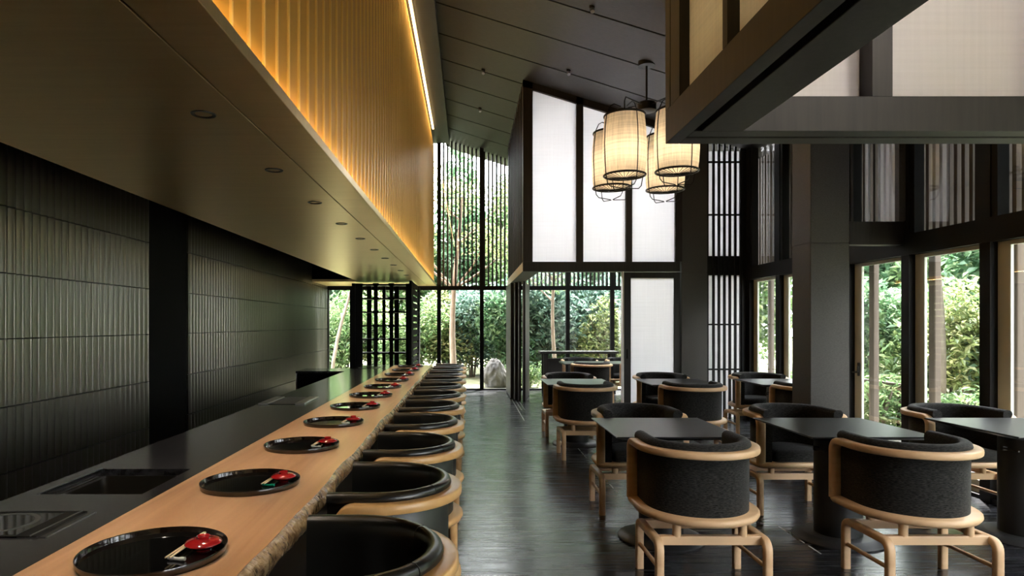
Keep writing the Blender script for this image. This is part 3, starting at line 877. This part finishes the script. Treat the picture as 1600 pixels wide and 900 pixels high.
for x in (-.69, .65):
    for y in (-.15, .15):
        b = B(); b.box(x - .045, x + .045, y - .03, y + .03, 0, .80); fin('leg', b, M['darkwood'], t)
b = B(); b.box(-.645, .605, -.12, .12, .12, .70); fin('cupboard', b, M['pedestal'], t)

# ------------------------------------------------------------------ place settings
tr0 = bw0 = None; stk = []; rest = {}
BX, BY = .128, .03
def tray_mesh():
    t = thing('serving_tray', '', 'tray', (0, 0, 0), 0, 'black lacquer trays along the counter')
    R = .194
    b = B(); b.lathe([(0, .002), (R - .010, .002), (R - .004, .006), (R - .003, .020), (R - .0045, .0215)][::-1] if False else [(R - .006, .0), (R - .006, .004), (R - .0065, .005), (R - .0075, .006), (.001, .006)], n=72)
    fin('tray_base', b, M['lacquer'], t, True)
    b = B()
    pr = [(R - .008, .004), (R - .003, .0), (R - .001, .008), (R + .001, .019), (R, .0215), (R - .002, .0215), (R - .0035, .019), (R - .006, .008)]
    n = 96
    rings = [[(r * cos(2 * pi * i / n), r * sin(2 * pi * i / n), z) for r, z in pr] for i in range(n)]
    b.loft(rings, True, False, True)
    fin('tray_rim', b, M['lacquerrim'], t, True)
    return t
def bowl_mesh():
    t = thing('lidded_bowl', '', 'bowl', (0, 0, 0), 0, 'red lacquer bowls on the trays')
    b = B(); b.lathe([(.020, 0), (.020, .005), (.030, .010), (.044, .022), (.047, .027)], n=48); fin('bowl', b, M['red'], t, True)
    b = B(); b.lathe([(.047, .0272), (.0505, .0275), (.0505, .029), (.0485, .0325), (.043, .0375), (.034, .0425), (.022, .046), (.012, .047)], n=48); lid = fin('lid', b, M['red'], t, True)
    b = B()
    pr = [(.012, .045), (.016, .045), (.0185, .053), (.0175, .055), (.0155, .053)]
    rings = [[(r * cos(2 * pi * i / 40), r * sin(2 * pi * i / 40), z) for r, z in pr] for i in range(40)]
    b.loft(rings, True, False, True); fin('lid_knob', b, M['red'], lid, True)
    return t
for i in range(11):
    yy = 1.80 + .80 * i; xx = -.884; zt = .73
    which = ordn[i] + ' counting from the viewer' if i < 10 else 'last at the far counter end'
    if tr0 is None: tr0 = tray_mesh(); o = tr0
    else: o = copy_tree(tr0)
    o.location = (xx, yy, zt); o['label'] = 'round black lacquer tray on the timber counter, ' + which
    if bw0 is None: bw0 = bowl_mesh(); bw0.scale = (1, 1, .74); o = bw0
    else: o = copy_tree(bw0)
    o.location = (xx + BX + random.uniform(-.006, .006), yy + BY, zt + .0062); o['label'] = 'red lacquer lidded bowl on the black tray, ' + which
    green = (i == 1)
    if green not in rest:
        b = B(); b.tube([(-.026, 0, .0065), (-.016, 0, .0055), (-.006, 0, .005), (.006, 0, .005), (.016, 0, .0055), (.026, 0, .0065)], [.0045, .0065, .0048, .0048, .0065, .0055], 12)
        o = fin('chopstick_rest', b, M['green_glaze'] if green else M['white_glaze'], None, True); rest[green] = o
    else: o = rest[green].copy(); COL.objects.link(o)
    o.location = (xx + .088, yy - .055, zt + .0062); o.rotation_euler[2] = radians(-12)
    tag(o, '%s ceramic chopstick rest on the tray, %s' % ('green' if green else 'white', which), 'chopstick rest', 'chopstick rests on the trays')
    for k in range(2):
        if not stk:
            b = B(); b.tube([(0, -.11, 0), (0, -.03, .0), (0, .115, 0)], [.0022, .0032, .0036], 8); o = fin('chopstick', b, M['stick'], None, True); stk.append(o)
        else: o = stk[0].copy(); COL.objects.link(o)
        o.location = (xx + .072 + .0075 * k, yy + .036, zt + .0182); o.rotation_euler = (radians(-1.5), 0, radians(-3 + 2 * k))
        tag(o, 'pale wooden chopstick, one of the pair on the tray %s' % which, 'chopstick', 'chopsticks on the trays')

# ------------------------------------------------------------------ lantern pendant
hubx, huby = 2.14, 7.69
hz = H + 2.62
pen = thing('lantern_pendant', 'cluster of four cream cloth lanterns in black iron cages hanging from ceiling', 'pendant lamp', (hubx, huby, hz))
zce = zc(hubx) - hz
b = B(); b.cyl((0, 0, 0), (0, 0, zce), .012, 12); fin('stem', b, M['metal_dark'], pen, True)
b = B(); b.lathe([(.10, zce - .03), (.10, zce + .03)], n=32); fin('ceiling_rose', b, M['metal_dark'], pen, True)
b = B(); b.lathe([(.105, -.06), (.115, -.055), (.115, .03), (.10, .045), (.02, .05)], n=40); fin('hub', b, M['metal_dark'], pen, True)
LZ0 = H + 1.70 - hz     # bottom ring, local
for (dx, dy, dz) in ((-.36, -.39, 0), (.20, -.50, .02), (-.355, .27, 0), (.37, .48, .02)):
    z0 = LZ0 + dz; hgt = .68
    prof = [(.225, 0), (.238, .10), (.246, .24), (.247, .36), (.238, .52), (.222, hgt)]
    n = 48
    b = B(); b.loft([[(dx + r * cos(2 * pi * i / n), dy + r * sin(2 * pi * i / n), z0 + z) for i in range(n)] for r, z in prof], True, False)
    sh = fin('lantern', b, M['lantern'], pen, True)
    b = B()
    for r, z, q in ((.232, 0, .012), (.226, hgt, .012)):
        b.tube([(dx + r * cos(2 * pi * i / 40), dy + r * sin(2 * pi * i / 40), z0 + z) for i in range(40)], q, 8, loop=True)
    for kk in range(4):     # outer bowed wires running past the shade into feet below
        a = radians(20 + 90 * kk); ca, sa = cos(a), sin(a)
        pth = [(.05, hgt + .10), (.14, hgt + .12), (.19, hgt + .09), (.235, hgt), (.256, hgt * .75), (.262, hgt * .5), (.256, hgt * .2), (.245, 0), (.225, -.10), (.19, -.135), (.02, -.15)]
        b.tube([(dx + r * ca, dy + r * sa, z0 + z) for r, z in pth], .0055, 6)
    fin('wire_cage', b, M['metal_dark'], sh, True)
    b = B()
    for kk in range(24):
        a = 2 * pi * kk / 24
        b.tube([(dx + .035 * cos(a), dy + .035 * sin(a), z0 - .035), (dx + .232 * cos(a), dy + .232 * sin(a), z0)], .0035, 5)
    b.lathe([(.03, -.05), (.04, -.03), (.02, -.02)], (dx, dy, z0), 16)
    fin('bottom_spokes', b, M['metal_dark'], sh, True)
    b = B(); b.loft([[(dx + r * cos(2 * pi * i / n), dy + r * sin(2 * pi * i / n), z0 + z) for i in range(n)] for r, z in ((.01, -.018), (.224, .012))], True, False)
    fin('diffuser', b, M['lantern'], sh, True)
    b = B(); b.lathe([(.001, -.05), (.035, -.035), (.05, 0), (.035, .035), (.001, .05)], (dx, dy, z0 + .26), 20); fin('bulb', b, M['bulb'], sh, True)
    b = B(); b.cyl((dx, dy, z0 + .38), (dx, dy, z0 + hgt + .17), .008, 8)
    b.tube([(dx, dy, z0 + hgt + .17), (dx * .95, dy * .95, max(z0 + hgt + .2, -.02)), (dx * .15, dy * .15, .0)], .008, 8)
    fin('arm', b, M['metal_dark'], sh, True)

pr = copy_tree(pen); pr.location = (2.4, .75, H + 2.42); pr['label'] = 'second lantern cluster above the nearest tables, inside the near hanging screens'
# ------------------------------------------------------------------ garden
b = B()
b.box(-30, 40, YF + .06, 60, -.3, -.06); b.box(XR + .15, 40, -20, YF + .06, -.3, -.06); b.box(-10, XR + .15, -20, YB - .1, -.3, -.06)
struct('ground', b, M['outground'], 'mossy garden ground outside the glass')
b = B(); b.box(XR + .15, XR + 1.3, -3, YF + .06, -.06, -.03)
struct('path', b, M['gravel'], 'pale gravel strip outside the window wall')

def leaf_blob(b, c, rad, n, ls, rng, shell=.55, droop=.3):
    for i in range(n):
        while True:
            v = Vector((rng.uniform(-1, 1), rng.uniform(-1, 1), rng.uniform(-1, 1)))
            if shell < v.length < 1: break
        v = Vector((v.x * rad[0], v.y * rad[1], v.z * rad[2])) * (1 + .22 * mn.noise(v * 2.3 + Vector(c)))
        p = Vector(c) + v
        q = Matrix.Rotation(rng.uniform(0, 2 * pi), 3, 'Z') @ Matrix.Rotation(rng.uniform(-.9, .9), 3, 'X') @ Matrix.Rotation(rng.uniform(-.7, .7), 3, 'Y')
        s = ls * rng.uniform(.6, 1.3); w = s * .42
        vs = [b.bm.verts.new(p + q @ Vector(o)) for o in ((0, -s, 0), (w, -s * .1, s * .12), (0, s, -s * droop), (-w, -s * .1, s * .12))]
        b.bm.faces.new(vs)

def leaves_obj(name, b, mat_, parent):
    me = bpy.data.meshes.new(name); b.bm.to_mesh(me); b.bm.free(); me.materials.append(mat_)
    o = bpy.data.objects.new(name, me); COL.objects.link(o); o.parent = parent; o['kind'] = 'stuff'
    return o

rng = random.Random(11)
def make_bush(label, mat_, size, n, ls, seed):
    r = random.Random(seed)
    t = thing('shrub', label, 'shrub', (0, 0, 0), 0, 'garden shrubs')
    b = B()
    for k in range(9):
        c = (r.uniform(-.55, .55) * size[0], r.uniform(-.5, .5) * size[1], size[2] * r.uniform(.25, .85))
        leaf_blob(b, c, (size[0] * .5, size[1] * .5, size[2] * .30), n // 9, ls, r, .3)
    leaves_obj('foliage', b, mat_, t)
    b = B()
    for k in range(6):
        a = r.uniform(0, 6.28); q = r.uniform(.2, .6)
        b.tube([(.05 * cos(a), .05 * sin(a), -.05), (q * size[0] * .4 * cos(a), q * size[1] * .4 * sin(a), size[2] * .45), (q * size[0] * cos(a), q * size[1] * sin(a), size[2] * .85)], [.025, .018, .006], 6)
    fin('stem', b, M['bark_dark'], t, True)
    return t

bushes = {}
def bush(kind, x, y, s, label):
    specs = {'deep': ('leaf1', (1.1, .9, 2.2), 5200, .085, 1), 'mid': ('leaf2', (1.1, .9, 2.0), 5200, .075, 2), 'yellow': ('leaf3', (.9, .8, 1.9), 3600, .065, 3),
             'blue': ('leaf4', (1.2, .9, 2.3), 5200, .085, 4), 'low': ('leaf2', (.45, .4, .55), 900, .045, 5), 'tall': ('leaf1', (1.6, 1.2, 5.4), 8000, .13, 6), 'tallmid': ('leaf2', (1.6, 1.2, 5.0), 8000, .12, 8)}
    if kind not in bushes:
        m_, sz, n, ls, sd = specs[kind]
        o = make_bush(label, M[m_], sz, n, ls, sd); bushes[kind] = o
    else:
        o = copy_tree(bushes[kind]); o['label'] = label
    o.location = (x, y, -.06); o.scale = (s, s, s); o.rotation_euler[2] = rng.uniform(0, 6.28)
    return o
kinds = {'deep': 'deep green', 'mid': 'mid green', 'yellow': 'yellow green', 'blue': 'bluish green', 'low': 'low green', 'tall': 'tall dark green', 'tallmid': 'tall light green'}
# behind the far glazing
far = [('yellow', -4.6, 17.2), ('mid', -3.4, 17.6), ('yellow', -2.5, 18.2), ('mid', -1.5, 17.3), ('yellow', -.6, 17.8), ('blue', .1, 17.6), ('deep', .9, 17.2), ('mid', 1.7, 17.9),
       ('blue', 2.3, 17.4), ('mid', 3.0, 17.8), ('yellow', 3.5, 16.6), ('blue', 4.2, 17.6), ('deep', 5.2, 17.2), ('mid', 6.2, 17.8)]
for k, x, y in far: bush(k, x, y, rng.uniform(1.0, 1.25), '%s garden shrub in the hedge beyond the far glass' % kinds[k])
for i in range(9):
    k = 'tall' if i % 2 else 'tallmid'
    bush(k, -6.5 + i * 2.0, 21 + rng.uniform(-.8, .8), rng.uniform(.95, 1.1) if i < 3 else rng.uniform(1.15, 1.3), '%s tree like shrub rising behind the far hedge' % kinds[k])
for (x, y) in ((1.35, 14.6), (2.0, 15.2), (.75, 15.0)):
    bush('low', x, y, rng.uniform(.7, 1.1), 'low green plant at the foot of the far glass')
for i in range(11):
    bush('low', 5.35 + .25 * (i % 3), 4.6 + .62 * i, rng.uniform(.9, 1.4), 'low green plant on the ground outside the window wall')
# behind the window wall on the right
for i, (k, x, y) in enumerate((('mid', 6.4, 4.2), ('yellow', 6.9, 5.2), ('mid', 7.2, 6.2), ('deep', 7.4, 7.3), ('yellow', 7.2, 8.4), ('mid', 7.6, 9.4), ('deep', 7.2, 10.6), ('yellow', 7.4, 12.0), ('mid', 7.0, 3.0), ('deep', 7.2, 1.8), ('mid', 7.3, .4), ('blue', 7.1, -1.2))):
    bush(k, x + 1.0, y * 1.12 + 1.0, rng.uniform(1.0, 1.2), '%s garden shrub outside the window wall' % kinds[k])
for i in range(8):
    k = 'tall' if i % 2 else 'tallmid'
    bush(k, 11.0 + rng.uniform(-.5, .8), 0 + i * 2.4, rng.uniform(.95, 1.15), '%s tree like shrub rising behind the garden shrubs on the right' % kinds[k])

def tree(x, y, h, lean, r0, label, mat_bark, crownm, crown_z, seed, branches=6):
    r = random.Random(seed)
    t = thing('garden_tree', label, 'tree', (x, y, -.06), 0, 'garden trees')
    b = B(); pts = []; rad = []
    for i in range(9):
        f = i / 8; pts.append((lean * f * f * h + .06 * sin(5 * f + seed), .05 * sin(4 * f), f * h)); rad.append(r0 * (1 - .6 * f))
    b.tube(pts, rad, 12); fin('trunk', b, mat_bark, t, True)
    b = B()
    ends = []
    for k in range(branches):
        f = r.uniform(.5, .95); i0 = int(f * 8); p = Vector(pts[i0]); a = r.uniform(0, 6.28); l = h * r.uniform(.18, .35)
        e = p + Vector((cos(a) * l, sin(a) * l * .7, l * r.uniform(.6, 1.1)))
        m_ = (p + e) / 2 + Vector((0, 0, -.04 * l)) + Vector((r.uniform(-.06, .06), 0, 0))
        b.tube([p, m_, e], [rad[i0] * .55, rad[i0] * .4, .008], 8); ends.append(e)
    fin('branch', b, mat_bark, t, True)
    b = B()
    for e in ends + [Vector(pts[-1])]:
        leaf_blob(b, e, (.7, .6, .5), 420, .055, r, .1)
    leaves_obj('crown', b, crownm, t)
    return t
tree(-.36, 15.9, 4.6, .03, .085, 'pale trunked garden tree beyond the aisle end glass', M['bark'], M['leaf3'], 3, 3)
tree(2.12, 15.6, 4.0, -.01, .055, 'slender pale garden tree seen through the private room window', M['bark'], M['leaf2'], 3, 9)
tree(-3.28, 15.6, 4.4, .30, .05, 'thin leaning garden tree seen past the tiled wall end', M['bark_dark'], M['leaf3'], 3, 5)
tree(6.9, 9.35, 4.2, -.08, .09, 'crooked garden tree outside the glass door beside the pillar', M['bark_dark'], M['leaf3'], 3, 12)
tree(7.6, 7.1, 3.8, .10, .06, 'small branching garden tree outside the middle window bay', M['bark'], M['leaf2'], 3, 14)

# garden rock
b = B(); bmesh.ops.create_icosphere(b.bm, subdivisions=5, radius=1)
for v in b.bm.verts:
    n = v.co.normalized(); d = 1 + .22 * mn.noise(n * 1.6 + Vector((3, 1, 2))) + .10 * mn.noise(n * 4.2) + .03 * mn.noise(n * 11)
    d *= min(1, .80 / max(.01, abs(n.x * .8 + n.z * .5))) if abs(n.x * .8 + n.z * .5) > .8 else 1
    v.co = Vector((n.x * .31 * d, n.y * .28 * d, n.z * .46 * d))
    if v.co.z > 0: v.co.x *= 1 - .45 * v.co.z / .5
o = fin('garden_rock', b, M['rock'], None, True, 60); o.location = (.62, 14.75, .18); tag(o, 'large pale upright rock standing outside the aisle end glass', 'rock')
# low rail outside the door
t = thing('garden_rail', 'low weathered timber rail outside the glass door beside the pillar', 'rail', (XR + 1.5, 9.1, -.06))
b = B(); b.box(-.03, .03, -1.0, .9, .60, .68, .004, 1); fin('rail_bar', b, M['cedar'], t)
for y in (-.9, 0, .8):
    b = B(); b.box(-.04, .04, y - .04, y + .04, 0, .60, .004, 1); fin('rail_post', b, M['cedar'], t)

# ------------------------------------------------------------------ light
w = bpy.data.worlds.new('sky'); SC.world = w; w.use_nodes = True
nt = w.node_tree; nt.nodes.clear()
out = nt.nodes.new('ShaderNodeOutputWorld'); bg = nt.nodes.new('ShaderNodeBackground')
bg.inputs[0].default_value = (.92, .955, 1.0, 1); bg.inputs[1].default_value = 8.5
nt.links.new(bg.outputs[0], out.inputs[0])
def lamp(kind, name, loc, rot, energy, col, **kw):
    l = bpy.data.lights.new(name, kind); l.energy = energy; l.color = col
    for k, v in kw.items(): setattr(l, k, v)
    o = bpy.data.objects.new(name, l); COL.objects.link(o); o.location = loc; o.rotation_euler = rot
    return o
# sun over the garden, from beyond the far gable and a little to the right
sd = Vector((-.25, -.50, -.88)).normalized()
s = lamp('SUN', 'sun', (0, 20, 20), (0, 0, 0), 40, (1, .96, .91), angle=radians(1.5))
s.rotation_euler = sd.to_track_quat('-Z', 'Y').to_euler()
# downlights
for i in range(11):
    lamp('SPOT', 'downlight_beam', (-1.02, 1.57 + .893 * i, ZS - .012), (0, radians(4), 0), 22, (1, .86, .68), spot_size=radians(75), spot_blend=.7, shadow_soft_size=.03)

# added fill lights out of view, brightening the paper screens and nearest tables
for x in (1.5, 2.9):
    lamp('AREA', 'added_fill_light', (x, 11.2, 3.7), (radians(-50), 0, 0), 60, (.97, .97, 1), shape='RECTANGLE', size=1.0, size_y=.5)
lamp('AREA', 'added_fill_light', (2.5, .2, 3.95), (radians(42), 0, 0), 75, (1, .95, .92), shape='RECTANGLE', size=1.6, size_y=.5)
# invented black housings and rods for the added fills, hung from the ceiling
for x, y, z, ang, w_ in ((1.5, 11.2, 3.7, -50, 1.0), (2.9, 11.2, 3.7, -50, 1.0), (2.5, .2, 3.95, 42, 1.6)):
    b = B(); b.box(-w_ / 2 - .03, w_ / 2 + .03, -.28, .28, .012, .05, .004, 1)
    for sx in (-1, 1):
        b.box(sx * (w_ / 2 + .015) - .012, sx * (w_ / 2 + .015) + .012, -.28, .28, -.01, .02)
    o = struct('added_fill_housing', b, M['metal_dark'], parent=ce)
    o.location = (x, y, z); o.rotation_euler = (radians(ang), 0, 0)
    b = B(); b.cyl((x, y, z + .04), (x, y, zc(x) + .02), .012, 10); struct('added_fill_rod', b, M['metal_dark'], parent=ce)
# ------------------------------------------------------------------ camera
cam = bpy.data.cameras.new('camera'); co = bpy.data.objects.new('camera', cam); COL.objects.link(co)
co.location = (0, 0, H); co.rotation_euler = (pi / 2, 0, 0)
cam.sensor_width = 36; cam.sensor_fit = 'HORIZONTAL'; cam.lens = 36 * F / 1600
cam.shift_x = (800 - VX) / 1600; cam.shift_y = (VY - 450) / 1600
cam.clip_start = .02; cam.clip_end = 200
SC.camera = co

SC.view_settings.view_transform = 'Standard'; SC.view_settings.look = 'None'
SC.view_settings.gamma = 1; SC.view_settings.use_curve_mapping = False
SC.view_settings.exposure = 1.2
SC.cycles.max_bounces = 10; SC.cycles.diffuse_bounces = 5; SC.cycles.glossy_bounces = 5; SC.cycles.transparent_max_bounces = 24
SC.cycles.transmission_bounces = 8
SC.cycles.sample_clamp_indirect = 6
SC.cycles.caustics_reflective = False; SC.cycles.caustics_refractive = False
